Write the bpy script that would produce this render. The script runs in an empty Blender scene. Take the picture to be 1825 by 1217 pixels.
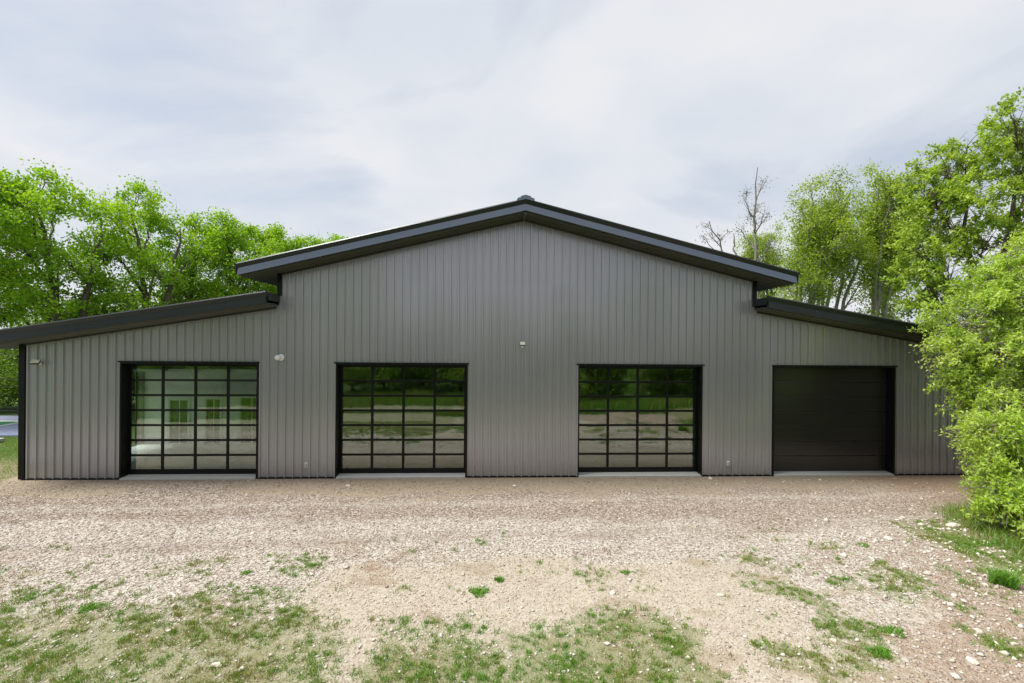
import bpy, bmesh, math, random
import numpy as np
from mathutils import Vector, Matrix

scene = bpy.context.scene
C = scene.collection
R = math.radians

# ------------------------------------------------------------------ camera
cam_d = bpy.data.cameras.new('camera')
cam = bpy.data.objects.new('camera', cam_d)
C.objects.link(cam)
cam_d.sensor_width = 36.0
cam_d.lens = 16.0
cam_d.clip_start = 0.1
cam_d.clip_end = 2000
r_ = Vector((0.99887448, -0.04665405, 0.00855424))
u_ = Vector((-0.00854492, 0.00039910, 0.99996341))
f_ = Vector((0.04665575, 0.99891103, 0.0))
m = Matrix((r_, u_, -f_)).transposed().to_4x4()
m.translation = Vector((0.0, -17.36, 5.154))
cam.matrix_world = m
scene.camera = cam

# ------------------------------------------------------------------ sky and sun
SUN_EL, SUN_AZ = 63.0, -92.0          # azimuth from +Y, negative = left
world = bpy.data.worlds.new('World')
scene.world = world
world.use_nodes = True
wn, wl = world.node_tree.nodes, world.node_tree.links
wn.clear()
def wnode(t, **k):
    n = wn.new(t)
    for a, b in k.items(): setattr(n, a, b)
    return n
sky = wnode('ShaderNodeTexSky', sky_type='NISHITA', sun_disc=False)
sky.sun_elevation = R(SUN_EL)
sky.sun_rotation = R(SUN_AZ)
sky.air_density = 1.0; sky.dust_density = 2.0
bg1 = wnode('ShaderNodeBackground'); bg1.inputs[1].default_value = 0.05
wl.new(sky.outputs[0], bg1.inputs[0])
tc = wnode('ShaderNodeTexCoord')
sep = wnode('ShaderNodeSeparateXYZ'); wl.new(tc.outputs['Generated'], sep.inputs[0])
zadd = wnode('ShaderNodeMath', operation='MAXIMUM'); wl.new(sep.outputs[2], zadd.inputs[0]); zadd.inputs[1].default_value = 0.0
zad2 = wnode('ShaderNodeMath', operation='ADD'); wl.new(zadd.outputs[0], zad2.inputs[0]); zad2.inputs[1].default_value = 0.22
dx = wnode('ShaderNodeMath', operation='DIVIDE'); wl.new(sep.outputs[0], dx.inputs[0]); wl.new(zad2.outputs[0], dx.inputs[1])
dy = wnode('ShaderNodeMath', operation='DIVIDE'); wl.new(sep.outputs[1], dy.inputs[0]); wl.new(zad2.outputs[0], dy.inputs[1])
cmb = wnode('ShaderNodeCombineXYZ'); wl.new(dx.outputs[0], cmb.inputs[0]); wl.new(dy.outputs[0], cmb.inputs[1]); cmb.inputs[2].default_value = 18.2
nz = wnode('ShaderNodeTexNoise'); wl.new(cmb.outputs[0], nz.inputs['Vector'])
nz.inputs['Scale'].default_value = 0.85; nz.inputs['Detail'].default_value = 7; nz.inputs['Roughness'].default_value = 0.52; nz.inputs['Distortion'].default_value = 0.5
cov = wnode('ShaderNodeValToRGB'); wl.new(nz.outputs[0], cov.inputs[0])
cov.color_ramp.elements[0].position = 0.34; cov.color_ramp.elements[0].color = (0.5,)*3 + (1,)
cov.color_ramp.elements[1].position = 0.52; cov.color_ramp.elements[1].color = (0.97,)*3 + (1,)
nz2 = wnode('ShaderNodeTexNoise'); wl.new(cmb.outputs[0], nz2.inputs['Vector'])
nz2.inputs['Scale'].default_value = 1.7; nz2.inputs['Detail'].default_value = 6; nz2.inputs['Roughness'].default_value = 0.5
ccol = wnode('ShaderNodeValToRGB'); wl.new(nz2.outputs[0], ccol.inputs[0])
ccol.color_ramp.elements[0].position = 0.3; ccol.color_ramp.elements[0].color = (0.70, 0.75, 0.83, 1)
ccol.color_ramp.elements[1].position = 0.68; ccol.color_ramp.elements[1].color = (0.86, 0.87, 0.90, 1)
# thin cloud is brighter towards the sun (forward scattering)
sdir = Vector((math.sin(R(SUN_AZ)) * math.cos(R(SUN_EL)), math.cos(R(SUN_AZ)) * math.cos(R(SUN_EL)), math.sin(R(SUN_EL))))
dot = wnode('ShaderNodeVectorMath', operation='DOT_PRODUCT'); wl.new(tc.outputs['Generated'], dot.inputs[0]); dot.inputs[1].default_value = sdir
dmx = wnode('ShaderNodeMath', operation='MAXIMUM'); wl.new(dot.outputs['Value'], dmx.inputs[0]); dmx.inputs[1].default_value = 0
dpw = wnode('ShaderNodeMath', operation='POWER'); wl.new(dmx.outputs[0], dpw.inputs[0]); dpw.inputs[1].default_value = 7
dml = wnode('ShaderNodeMath', operation='MULTIPLY_ADD'); wl.new(dpw.outputs[0], dml.inputs[0]); dml.inputs[1].default_value = 0.10; dml.inputs[2].default_value = 0.35
bg2 = wnode('ShaderNodeBackground'); wl.new(ccol.outputs[0], bg2.inputs[0]); wl.new(dml.outputs[0], bg2.inputs[1])
mxs = wnode('ShaderNodeMixShader'); wl.new(cov.outputs[0], mxs.inputs[0]); wl.new(bg1.outputs[0], mxs.inputs[1]); wl.new(bg2.outputs[0], mxs.inputs[2])
wout = wnode('ShaderNodeOutputWorld'); wl.new(mxs.outputs[0], wout.inputs[0])

sun_d = bpy.data.lights.new('sun', 'SUN'); sun_d.energy = 2.3; sun_d.angle = R(20); sun_d.color = (1.0, 0.96, 0.88)
sun = bpy.data.objects.new('sun', sun_d); C.objects.link(sun)
sun.rotation_euler = (-sdir).to_track_quat('-Z', 'Y').to_euler()

scene.view_settings.view_transform = 'Standard'
scene.view_settings.look = 'None'
scene.view_settings.exposure = 1.5
scene.view_settings.gamma = 1.0
scene.view_settings.use_curve_mapping = False
scene.render.engine = 'CYCLES'
scene.cycles.max_bounces = 8
scene.cycles.transparent_max_bounces = 12

# ------------------------------------------------------------------ helpers
def tag(o, label=None, cat=None, group=None, kind=None):
    if label: o['label'] = label
    if cat: o['category'] = cat
    if group: o['group'] = group
    if kind: o['kind'] = kind
    return o
def empty(name, loc=(0, 0, 0), parent=None):
    o = bpy.data.objects.new(name, None); C.objects.link(o)
    o.location = loc; o.empty_display_size = 0.2
    if parent is not None: o.parent = parent
    return o
def link(name, me, mat=None, parent=None, loc=None):
    o = bpy.data.objects.new(name, me); C.objects.link(o)
    if mat is not None and not me.materials: me.materials.append(mat)
    if parent is not None:
        o.parent = parent
        # geometry is written in world coordinates: undo the parent's position
        if loc is None:
            p = parent; off = Vector((0, 0, 0))
            while p is not None: off += p.location; p = p.parent
            o.location = -off
    if loc is not None: o.location = loc
    return o
def mesh_py(name, v, f, smooth=False):
    me = bpy.data.meshes.new(name); me.from_pydata([tuple(map(float, p)) for p in v], [], f); me.update()
    if smooth: me.polygons.foreach_set('use_smooth', [True] * len(me.polygons))
    return me
def mesh_np(name, v, faces, var=None, smooth=False):
    """v (N,3); faces (M,k) all the same k; var (M,) face attribute."""
    me = bpy.data.meshes.new(name)
    M, k = faces.shape
    me.vertices.add(len(v)); me.vertices.foreach_set('co', np.ascontiguousarray(v, np.float32).ravel())
    me.loops.add(M * k); me.loops.foreach_set('vertex_index', np.ascontiguousarray(faces, np.int32).ravel())
    me.polygons.add(M); me.polygons.foreach_set('loop_start', np.arange(0, M * k, k, dtype=np.int32))
    me.polygons.foreach_set('loop_total', np.full(M, k, np.int32))
    if smooth: me.polygons.foreach_set('use_smooth', np.ones(M, bool))
    if var is not None:
        a = me.attributes.new('var', 'FLOAT', 'FACE'); a.data.foreach_set('value', np.ascontiguousarray(var, np.float32))
    me.update(calc_edges=True)
    return me
BOXF = [(0, 3, 2, 1), (4, 5, 6, 7), (0, 1, 5, 4), (1, 2, 6, 5), (2, 3, 7, 6), (3, 0, 4, 7)]
def box_vf(x0, x1, y0, y1, z0, z1):
    return [(x0, y0, z0), (x1, y0, z0), (x1, y1, z0), (x0, y1, z0), (x0, y0, z1), (x1, y0, z1), (x1, y1, z1), (x0, y1, z1)], BOXF
class MB:
    def __init__(s): s.v = []; s.f = []
    def add(s, v, f):
        n = len(s.v); s.v += list(v); s.f += [tuple(i + n for i in q) for q in f]; return s
    def box(s, *a): return s.add(*box_vf(*a))
    def build(s, name, mat, parent=None, smooth=False, bevel=0, loc=None):
        me = mesh_py(name, s.v, s.f, smooth)
        if bevel:
            bm = bmesh.new(); bm.from_mesh(me)
            bmesh.ops.bevel(bm, geom=bm.edges[:], offset=bevel, segments=2, affect='EDGES', profile=0.5)
            bm.to_mesh(me); bm.free()
        return link(name, me, mat, parent, loc)
def extrude(profile, a, b, frame):
    """closed profile polygon [(p,q)] swept from a to b; frame(t,p,q)->xyz."""
    n = len(profile)
    v = [frame(a, p, q) for p, q in profile] + [frame(b, p, q) for p, q in profile]
    f = [(i, (i + 1) % n, n + (i + 1) % n, n + i) for i in range(n)]
    f += [tuple(range(n - 1, -1, -1)), tuple(range(n, 2 * n))]
    return v, f
def cyl(p0, p1, r0, r1, n=16):
    p0, p1 = Vector(p0), Vector(p1); d = (p1 - p0).normalized()
    a = d.orthogonal().normalized(); b = d.cross(a)
    v = []
    for p, r in ((p0, r0), (p1, r1)):
        for i in range(n):
            t = 2 * math.pi * i / n; v.append(p + a * (r * math.cos(t)) + b * (r * math.sin(t)))
    f = [(i, (i + 1) % n, n + (i + 1) % n, n + i) for i in range(n)] + [tuple(range(n - 1, -1, -1)), tuple(range(n, 2 * n))]
    return [tuple(p) for p in v], f
def fixn(o):
    bm = bmesh.new(); bm.from_mesh(o.data); bmesh.ops.recalc_face_normals(bm, faces=bm.faces[:]); bm.to_mesh(o.data); bm.free()
    return o

# value noise
_rng = np.random.default_rng(11)
_T = _rng.random((256, 256))
def vnoise(x, y):
    x = np.asarray(x, float); y = np.asarray(y, float)
    xi = np.floor(x).astype(int); yi = np.floor(y).astype(int); fx = x - xi; fy = y - yi
    fx = fx * fx * (3 - 2 * fx); fy = fy * fy * (3 - 2 * fy)
    a = _T[xi % 256, yi % 256]; b = _T[(xi + 1) % 256, yi % 256]; c = _T[xi % 256, (yi + 1) % 256]; d = _T[(xi + 1) % 256, (yi + 1) % 256]
    return (a * (1 - fx) + b * fx) * (1 - fy) + (c * (1 - fx) + d * fx) * fy
def fbm(x, y, o=4):
    s = 0; a = 0.5; t = 0
    for i in range(o):
        s = s + a * vnoise(x * 2 ** i + 17.3 * i, y * 2 ** i + 9.1 * i); t += a; a *= 0.55
    return s / t
def sstep(a, b, x):
    t = np.clip((x - a) / (b - a), 0, 1); return t * t * (3 - 2 * t)

# ------------------------------------------------------------------ materials
class NT:
    def __init__(s, name):
        s.m = bpy.data.materials.new(name); s.m.use_nodes = True
        s.n = s.m.node_tree.nodes; s.l = s.m.node_tree.links; s.n.clear()
        s.out = s.n.new('ShaderNodeOutputMaterial')
    def node(s, t, ins=None, **k):
        n = s.n.new(t)
        for a, b in k.items(): setattr(n, a, b)
        for a, b in (ins or {}).items():
            if isinstance(b, bpy.types.NodeSocket): s.l.new(b, n.inputs[a])
            else: n.inputs[a].default_value = b
        return n
    def ramp(s, fac, stops, interp='LINEAR'):
        n = s.n.new('ShaderNodeValToRGB'); s.l.new(fac, n.inputs[0]); e = n.color_ramp.elements
        n.color_ramp.interpolation = interp
        while len(e) < len(stops): e.new(0.5)
        for q, (p, c) in zip(e, stops): q.position = p; q.color = tuple(c) + (1,) if len(c) == 3 else c
        return n.outputs[0]
    def mix(s, fac, a, b, mode='MIX'):
        n = s.n.new('ShaderNodeMix'); n.data_type = 'RGBA'; n.blend_type = mode
        for i, q in ((0, fac), (6, a), (7, b)):
            if isinstance(q, bpy.types.NodeSocket): s.l.new(q, n.inputs[i])
            else: n.inputs[i].default_value = q if i == 0 else (tuple(q) + (1,) if len(q) == 3 else q)
        return n.outputs[2]
    def math(s, op, a, b=0.0, c=0.0):
        n = s.n.new('ShaderNodeMath'); n.operation = op
        for i, q in enumerate((a, b, c)):
            if isinstance(q, bpy.types.NodeSocket): s.l.new(q, n.inputs[i])
            else: n.inputs[i].default_value = q
        return n.outputs[0]
    def done(s, sh):
        s.l.new(sh, s.out.inputs[0]); return s.m

def painted(name, col, rough, metal=0.0, wob=0.0, wobscale=(1.2, 1.2, 0.6), dirt=0.0, spec=0.5):
    t = NT(name)
    g = t.node('ShaderNodeNewGeometry')
    mp = t.node('ShaderNodeMapping', {0: g.outputs['Position'], 3: wobscale})
    n1 = t.node('ShaderNodeTexNoise', {'Vector': mp.outputs[0], 'Scale': 0.5, 'Detail': 1.0})
    n2 = t.node('ShaderNodeTexNoise', {'Vector': g.outputs['Position'], 'Scale': 9.0, 'Detail': 5.0})
    c = t.mix(t.math('MULTIPLY', n1.outputs[0], 0.15), col, tuple(q * 0.72 for q in col))
    if dirt:
        sz = t.node('ShaderNodeSeparateXYZ', {0: g.outputs['Position']})
        h = t.node('ShaderNodeMapRange', {0: sz.outputs[2], 1: 0.0, 2: 0.7, 3: 1.0, 4: 0.0})
        st = t.math('MULTIPLY', t.math('MULTIPLY', h.outputs[0], n2.outputs[0]), dirt)
        c = t.mix(st, c, (0.30, 0.25, 0.20))
    oi = t.node('ShaderNodeObjectInfo')
    ov = t.node('ShaderNodeMapRange', {0: oi.outputs['Random'], 1: 0.0, 2: 1.0, 3: 0.98, 4: 1.02})
    hs = t.node('ShaderNodeHueSaturation', {'Value': ov.outputs[0], 'Color': c}); c = hs.outputs[0]
    rr = t.node('ShaderNodeMapRange', {0: n1.outputs[0], 1: 0.3, 2: 0.7, 3: rough * 0.92, 4: rough * 1.1})
    p = t.node('ShaderNodeBsdfPrincipled', {'Base Color': c, 'Roughness': rr.outputs[0], 'Metallic': metal, 'Specular IOR Level': spec})
    if wob:
        b = t.node('ShaderNodeBump', {'Height': n1.outputs[0], 'Strength': 1.0, 'Distance': wob})
        t.l.new(b.outputs[0], p.inputs['Normal'])
    return t.done(p.outputs[0])

M = {}
M['panel'] = painted('wall_panel_paint', (0.385, 0.382, 0.41), 0.23, 0.44, 0.0, (1.5, 1.5, 0.5), 0.35)
M['black'] = painted('black_trim_paint', (0.006, 0.007, 0.007), 0.35, 0.0, 0.0, spec=0.22)
M['fascia'] = painted('sky_lit_fascia_paint', (0.14, 0.165, 0.195), 0.16, 0.9, 0.006, (0.6, 0.6, 0.6))
M['rake'] = painted('dark_rake_paint', (0.030, 0.036, 0.038), 0.28, 0.5, 0.006, (1.0, 1.0, 1.0))
M['soffit'] = painted('soffit_paint', (0.085, 0.08, 0.077), 0.35, 0.4, 0.004)
M['door_dark'] = painted('dark_door_paint', (0.022, 0.022, 0.021), 0.24, 0.0, 0.0)
M['white'] = painted('white_plastic', (0.80, 0.80, 0.78), 0.35)
M['housing'] = painted('dark_housing', (0.03, 0.028, 0.025), 0.4)
M['galv'] = painted('galvanised_steel', (0.30, 0.30, 0.30), 0.45, 0.7)
M['post'] = painted('fence_paint', (0.012, 0.014, 0.013), 0.4)
M['drywall'] = painted('white_drywall', (0.82, 0.84, 0.82), 0.8)
M['ceil'] = painted('white_ceiling', (0.84, 0.84, 0.83), 0.8)
M['hallwall'] = painted('grey_hall_wall', (0.10, 0.105, 0.10), 0.7)
M['core'] = painted('wall_core', (0.08, 0.08, 0.08), 0.8)
M['casing'] = painted('door_casing', (0.75, 0.76, 0.74), 0.5)
M['intdark'] = painted('dark_interior_glass', (0.01, 0.011, 0.011), 0.12)

def concrete(name, a, b):
    t = NT(name); g = t.node('ShaderNodeNewGeometry')
    n = t.node('ShaderNodeTexNoise', {'Vector': g.outputs['Position'], 'Scale': 3.0, 'Detail': 8.0, 'Roughness': 0.65})
    n2 = t.node('ShaderNodeTexNoise', {'Vector': g.outputs['Position'], 'Scale': 40.0, 'Detail': 3.0})
    c = t.mix(n.outputs[0], a, b); c = t.mix(t.math('MULTIPLY', n2.outputs[0], 0.3), c, tuple(q * 0.6 for q in a))
    bp = t.node('ShaderNodeBump', {'Height': n2.outputs[0], 'Strength': 0.4, 'Distance': 0.005})
    p = t.node('ShaderNodeBsdfPrincipled', {'Base Color': c, 'Roughness': 0.8, 'Normal': bp.outputs[0]})
    return t.done(p.outputs[0])
M['concrete'] = concrete('sill_concrete', (0.38, 0.37, 0.35), (0.52, 0.51, 0.49))
M['slab'] = concrete('floor_concrete', (0.50, 0.54, 0.54), (0.62, 0.66, 0.66))

def glass_mat():
    t = NT('door_glass'); g = t.node('ShaderNodeNewGeometry')
    mp = t.node('ShaderNodeMapping', {0: g.outputs['Position'], 3: (1.3, 1.3, 0.8)})
    n = t.node('ShaderNodeTexNoise', {'Vector': mp.outputs[0], 'Scale': 1.4, 'Detail': 2.0})
    bp = t.node('ShaderNodeBump', {'Height': n.outputs[0], 'Strength': 1.0, 'Distance': 0.0015})
    tr = t.node('ShaderNodeBsdfTransparent', {'Color': (0.84, 0.90, 0.87, 1)})
    gl = t.node('ShaderNodeBsdfGlossy', {'Color': (0.95, 1.0, 0.96, 1), 'Roughness': 0.0, 'Normal': bp.outputs[0]})
    fr = t.node('ShaderNodeFresnel', {'IOR': 1.5})
    fac = t.math('MULTIPLY_ADD', fr.outputs[0], 1.2, 0.13)
    mx = t.node('ShaderNodeMixShader', {0: t.math('MINIMUM', fac, 1.0), 1: tr.outputs[0], 2: gl.outputs[0]})
    return t.done(mx.outputs[0])
M['glass'] = glass_mat()

def lens_mat():
    t = NT('lamp_lens')
    p = t.node('ShaderNodeBsdfPrincipled', {'Base Color': (0.85, 0.80, 0.68, 1), 'Roughness': 0.25})
    return t.done(p.outputs[0])
M['lens'] = lens_mat()

def leaf_mat(name, dark, mid, light, trans=0.45, tcol=None):
    t = NT(name)
    a = t.node('ShaderNodeAttribute', attribute_name='var')
    c = t.ramp(a.outputs['Fac'], [(0.0, dark), (0.5, mid), (1.0, light)])
    p = t.node('ShaderNodeBsdfPrincipled', {'Base Color': c, 'Roughness': 0.5, 'Specular IOR Level': 0.35})
    tc_ = t.mix(1.0, c, tcol or (1.35, 1.25, 0.5), 'MULTIPLY')
    tr = t.node('ShaderNodeBsdfTranslucent', {'Color': tc_})
    mx = t.node('ShaderNodeMixShader', {0: trans, 1: p.outputs[0], 2: tr.outputs[0]})
    return t.done(mx.outputs[0])
M['leaf_cotton'] = leaf_mat('cottonwood_leaf', (0.12, 0.26, 0.012), (0.235, 0.44, 0.018), (0.36, 0.53, 0.03))
M['leaf_poplar'] = leaf_mat('poplar_leaf', (0.15, 0.24, 0.025), (0.27, 0.40, 0.04), (0.38, 0.48, 0.07))
M['leaf_willow'] = leaf_mat('willow_leaf', (0.21, 0.36, 0.035), (0.38, 0.55, 0.07), (0.52, 0.63, 0.18))
M['leaf_tall'] = leaf_mat('tall_tree_leaf', (0.17, 0.29, 0.03), (0.30, 0.45, 0.05), (0.42, 0.53, 0.11))
M['leaf_grey'] = leaf_mat('grey_leaf', (0.10, 0.12, 0.07), (0.17, 0.18, 0.12), (0.24, 0.24, 0.17), 0.3, (1, 1, .8))
M['leaf_shrub'] = leaf_mat('shrub_leaf', (0.08, 0.17, 0.025), (0.15, 0.28, 0.03), (0.24, 0.37, 0.04))
M['blade'] = leaf_mat('grass_blade', (0.32, 0.27, 0.11), (0.21, 0.28, 0.05), (0.13, 0.30, 0.03), 0.3, (1.1, 1.1, .6))
M['weed'] = leaf_mat('weed_leaf', (0.08, 0.20, 0.03), (0.13, 0.31, 0.03), (0.22, 0.42, 0.05), 0.3, (1.1, 1.1, .6))
M['straw'] = leaf_mat('dry_straw', (0.28, 0.20, 0.11), (0.42, 0.34, 0.20), (0.58, 0.50, 0.34), 0.2, (1, 1, .8))
M['litter'] = leaf_mat('dead_leaf', (0.14, 0.08, 0.045), (0.24, 0.14, 0.08), (0.36, 0.25, 0.15), 0.15, (1, 1, .8))

def bark_mat(name, a, b):
    t = NT(name); g = t.node('ShaderNodeNewGeometry')
    mp = t.node('ShaderNodeMapping', {0: g.outputs['Position'], 3: (6, 6, 1.2)})
    n = t.node('ShaderNodeTexNoise', {'Vector': mp.outputs[0], 'Scale': 2.0, 'Detail': 6.0})
    c = t.mix(n.outputs[0], a, b)
    bp = t.node('ShaderNodeBump', {'Height': n.outputs[0], 'Strength': 0.8, 'Distance': 0.03})
    p = t.node('ShaderNodeBsdfPrincipled', {'Base Color': c, 'Roughness': 0.9, 'Normal': bp.outputs[0]})
    return t.done(p.outputs[0])
M['bark'] = bark_mat('cottonwood_bark', (0.035, 0.028, 0.02), (0.16, 0.13, 0.10))
M['bark_pale'] = bark_mat('pale_bark', (0.14, 0.13, 0.11), (0.32, 0.30, 0.26))

def stone_mat(name, stops):
    t = NT(name)
    a = t.node('ShaderNodeAttribute', attribute_name='var')
    g = t.node('ShaderNodeNewGeometry')
    n = t.node('ShaderNodeTexNoise', {'Vector': g.outputs['Position'], 'Scale': 60.0, 'Detail': 3.0})
    c = t.ramp(a.outputs['Fac'], stops)
    c = t.mix(t.math('MULTIPLY', n.outputs[0], 0.4), c, (0.30, 0.24, 0.19))
    p = t.node('ShaderNodeBsdfPrincipled', {'Base Color': c, 'Roughness': 0.85})
    return t.done(p.outputs[0])
M['stone'] = stone_mat('gravel_stone', [(0, (0.11, 0.075, 0.055)), (0.35, (0.25, 0.19, 0.15)), (0.7, (0.38, 0.325, 0.275)), (1, (0.54, 0.50, 0.45))])
M['pebble'] = stone_mat('white_pebble', [(0, (0.40, 0.35, 0.29)), (1, (0.66, 0.62, 0.56))])

def rock_mat():
    t = NT('pale_rock'); g = t.node('ShaderNodeNewGeometry')
    n = t.node('ShaderNodeTexNoise', {'Vector': g.outputs['Position'], 'Scale': 14.0, 'Detail': 6.0})
    c = t.ramp(n.outputs[0], [(0.3, (0.36, 0.29, 0.22)), (0.6, (0.62, 0.56, 0.49)), (0.8, (0.74, 0.70, 0.64))])
    bp = t.node('ShaderNodeBump', {'Height': n.outputs[0], 'Strength': 0.6, 'Distance': 0.02})
    p = t.node('ShaderNodeBsdfPrincipled', {'Base Color': c, 'Roughness': 0.9, 'Normal': bp.outputs[0]})
    return t.done(p.outputs[0])
M['rock'] = rock_mat()

def ground_mat():
    t = NT('ground_cover'); g = t.node('ShaderNodeNewGeometry'); P = g.outputs['Position']
    def attr(n): return t.node('ShaderNodeAttribute', attribute_name=n).outputs['Fac']
    vo = t.node('ShaderNodeTexVoronoi', {'Vector': P, 'Scale': 26.0, 'Randomness': 1.0})
    vs = t.node('ShaderNodeSeparateColor', {0: vo.outputs['Color']})
    grav = t.ramp(vs.outputs[0], [(0.0, (0.09, 0.06, 0.042)), (0.3, (0.27, 0.20, 0.155)), (0.65, (0.44, 0.365, 0.31)), (1.0, (0.70, 0.64, 0.58))])
    pale = t.ramp(vs.outputs[1], [(0.0, (0.16, 0.11, 0.08)), (0.3, (0.44, 0.38, 0.32)), (0.6, (0.58, 0.53, 0.47)), (1.0, (0.76, 0.72, 0.66))])
    nf = t.node('ShaderNodeTexNoise', {'Vector': P, 'Scale': 3.6, 'Detail': 10.0, 'Roughness': 0.78})
    nm = t.node('ShaderNodeTexNoise', {'Vector': P, 'Scale': 1.3, 'Detail': 6.0, 'Roughness': 0.65})
    nh = t.node('ShaderNodeTexNoise', {'Vector': P, 'Scale': 45.0, 'Detail': 4.0, 'Roughness': 0.7})
    def soft(a, w=1.6):
        # break the edge of a cover mask with noise
        k = t.math('MULTIPLY_ADD', t.math('SUBTRACT', nf.outputs[0], 0.5), w, a)
        return t.node('ShaderNodeMapRange', {0: k, 1: 0.30, 2: 0.70}).outputs[0]
    c = t.mix(soft(attr('pale')), grav, pale)
    sand = t.ramp(nh.outputs[0], [(0.25, (0.36, 0.29, 0.20)), (0.5, (0.56, 0.48, 0.37)), (0.75, (0.70, 0.63, 0.52))])
    c = t.mix(t.math('MULTIPLY', soft(attr('sand'), 2.2), 0.62), c, sand)
    dirt = t.ramp(nh.outputs[0], [(0.25, (0.22, 0.165, 0.10)), (0.5, (0.42, 0.34, 0.245)), (0.75, (0.64, 0.56, 0.45))])
    c = t.mix(t.math('MULTIPLY', soft(attr('dirt')), 0.85), c, dirt)
    red = t.ramp(nh.outputs[0], [(0.25, (0.17, 0.09, 0.055)), (0.55, (0.33, 0.20, 0.135)), (0.8, (0.48, 0.35, 0.25))])
    c = t.mix(t.math('MULTIPLY', soft(attr('red'), 2.6), 0.5), c, red)
    gr = t.ramp(nh.outputs[0], [(0.25, (0.08, 0.115, 0.025)), (0.5, (0.15, 0.20, 0.045)), (0.8, (0.32, 0.29, 0.13))])
    c = t.mix(t.math('MULTIPLY', soft(attr('grass'), 2.0), 0.62), c, gr)
    c = t.mix(t.math('MULTIPLY', t.math('SUBTRACT', 1.0, nm.outputs[0]), 0.35), c, (0.20, 0.15, 0.10))
    far = t.ramp(nf.outputs[0], [(0.32, (0.045, 0.09, 0.02)), (0.5, (0.08, 0.16, 0.03)), (0.68, (0.20, 0.20, 0.08))])
    c = t.mix(attr('far'), c, far)
    c = t.mix(1.0, c, (0.735, 0.745, 0.755), 'MULTIPLY')
    h = t.math('ADD', vo.outputs['Distance'], t.math('MULTIPLY', nh.outputs[0], 0.6))
    bp = t.node('ShaderNodeBump', {'Height': h, 'Strength': 0.9, 'Distance': 0.018})
    p = t.node('ShaderNodeBsdfPrincipled', {'Base Color': c, 'Roughness': 0.95, 'Specular IOR Level': 0.2, 'Normal': bp.outputs[0]})
    return t.done(p.outputs[0])
M['ground'] = ground_mat()

def court_mat(name, col):
    t = NT(name); g = t.node('ShaderNodeNewGeometry')
    n = t.node('ShaderNodeTexNoise', {'Vector': g.outputs['Position'], 'Scale': 2.0, 'Detail': 6.0})
    c = t.mix(t.math('MULTIPLY', n.outputs[0], 0.4), col, tuple(q * 0.75 for q in col))
    return t.done(t.node('ShaderNodeBsdfPrincipled', {'Base Color': c, 'Roughness': 0.6}).outputs[0])
M['court_blue'] = court_mat('court_blue', (0.22, 0.25, 0.38))
M['court_green'] = court_mat('court_green', (0.03, 0.22, 0.09))
M['court_yellow'] = court_mat('court_yellow', (0.60, 0.42, 0.05))
M['court_white'] = court_mat('court_white', (0.75, 0.75, 0.75))

# ------------------------------------------------------------------ ground covers
def cov_grass(x, y):
    n = fbm(x * 0.9 + 3, y * 0.9 + 8, 5)
    mid = sstep(-8.5, -10.0, y + (n - .5) * 2.6) * sstep(-2.8, -1.2, x + (n - .5) * 1.5) * (1 - sstep(2.6, 4.0, x + (n - .5) * 2)) * 0.95
    left = sstep(-7.4, -9.3, y + (n - .5) * 3.4 + 0.12 * (x + 4)) * (1 - sstep(-3.6, -2.6, x)) * 0.72
    gap = sstep(-8.8, -10.0, y + (n - .5) * 2) * sstep(-4.6, -3.2, x) * (1 - sstep(-2.9, -1.8, x)) * 0.7
    right = sstep(0.55, 0.75, n) * sstep(-6.0, -8.0, y) * sstep(2.5, 4.0, x) * 0.75
    rr = sstep(11.3, 12.3, x + (n - .5) * 1.4 + (y + 8) * 0.12) * sstep(-3.5, -6.0, y) * 0.9
    lw = sstep(-16.8, -18.2, x + (n - .5) * 2) * sstep(-4.5, -1.0, y) * 0.8
    scat = sstep(0.60, 0.72, n) * sstep(-4.5, -6.5, y) * 0.45
    edge = sstep(0.60, 0.72, fbm(x * 1.3, y * 1.9 + 30, 4)) * sstep(-2.6, -1.6, y) * 0.4
    return np.clip(np.maximum.reduce([mid, left, gap, right, rr, lw, scat, edge]), 0, 1)
def cov_pale(x, y):
    n = fbm(x * 0.5 + 40, y * 1.2 + 2, 4)
    return np.clip((sstep(-3.4, -5.0, y + (n - .5) * 2.2 + 0.03 * x) * (1 - 0.3 * sstep(0.45, 0.7, n)) + .55 * np.exp(-((y + 2.7 - .03 * x + (n - .5) * .8) / .28) ** 2)) * (1 - .5 * np.exp(-((y + 5.3 - .04 * x + (n - .5) * .8) / .3) ** 2)), 0, 1)
def cov_sand(x, y):
    n = fbm(x * 0.7 + 60, y * 0.9 + 22, 4)
    a = sstep(-6.4, -7.3, y + (n - .5) * 1.6) * sstep(-5.0, -2.8, x + (n - .5) * 2) * (1 - sstep(4.5, 8.0, x)) * 0.95
    b = sstep(-7.5, -9.0, y) * 0.5
    return np.clip(np.maximum(a, b), 0, 1)
def cov_dirt(x, y):
    n = fbm(x * 0.8 + 13, y * 1.6 + 51, 4)
    a = sstep(-2.6, -1.2, y + (n - .5) * 2.4) * (0.95 - 0.8 * np.exp(-((x + 10.5) / 2.2) ** 2) * (y < 0))
    b = sstep(0.58, 0.75, n) * sstep(-5.5, -7.0, y) * 0.7
    return np.clip(np.maximum(a, b), 0, 1)
def cov_red(x, y):
    n = fbm(x * 0.8 + 90, y * 0.8 + 71, 4)
    a = sstep(7.0, 11.0, x + (n - .5) * 4 - (y + 8) * 0.8) * sstep(-4.0, -5.6, y) * 0.85
    b = sstep(13.0, 16.5, x + (n - .5) * 2) * 0.9
    c = sstep(0.56, 0.72, n) * sstep(-4.8, -6.0, y) * 0.55
    return np.clip(np.maximum.reduce([a, b, c]), 0, 1)
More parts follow.
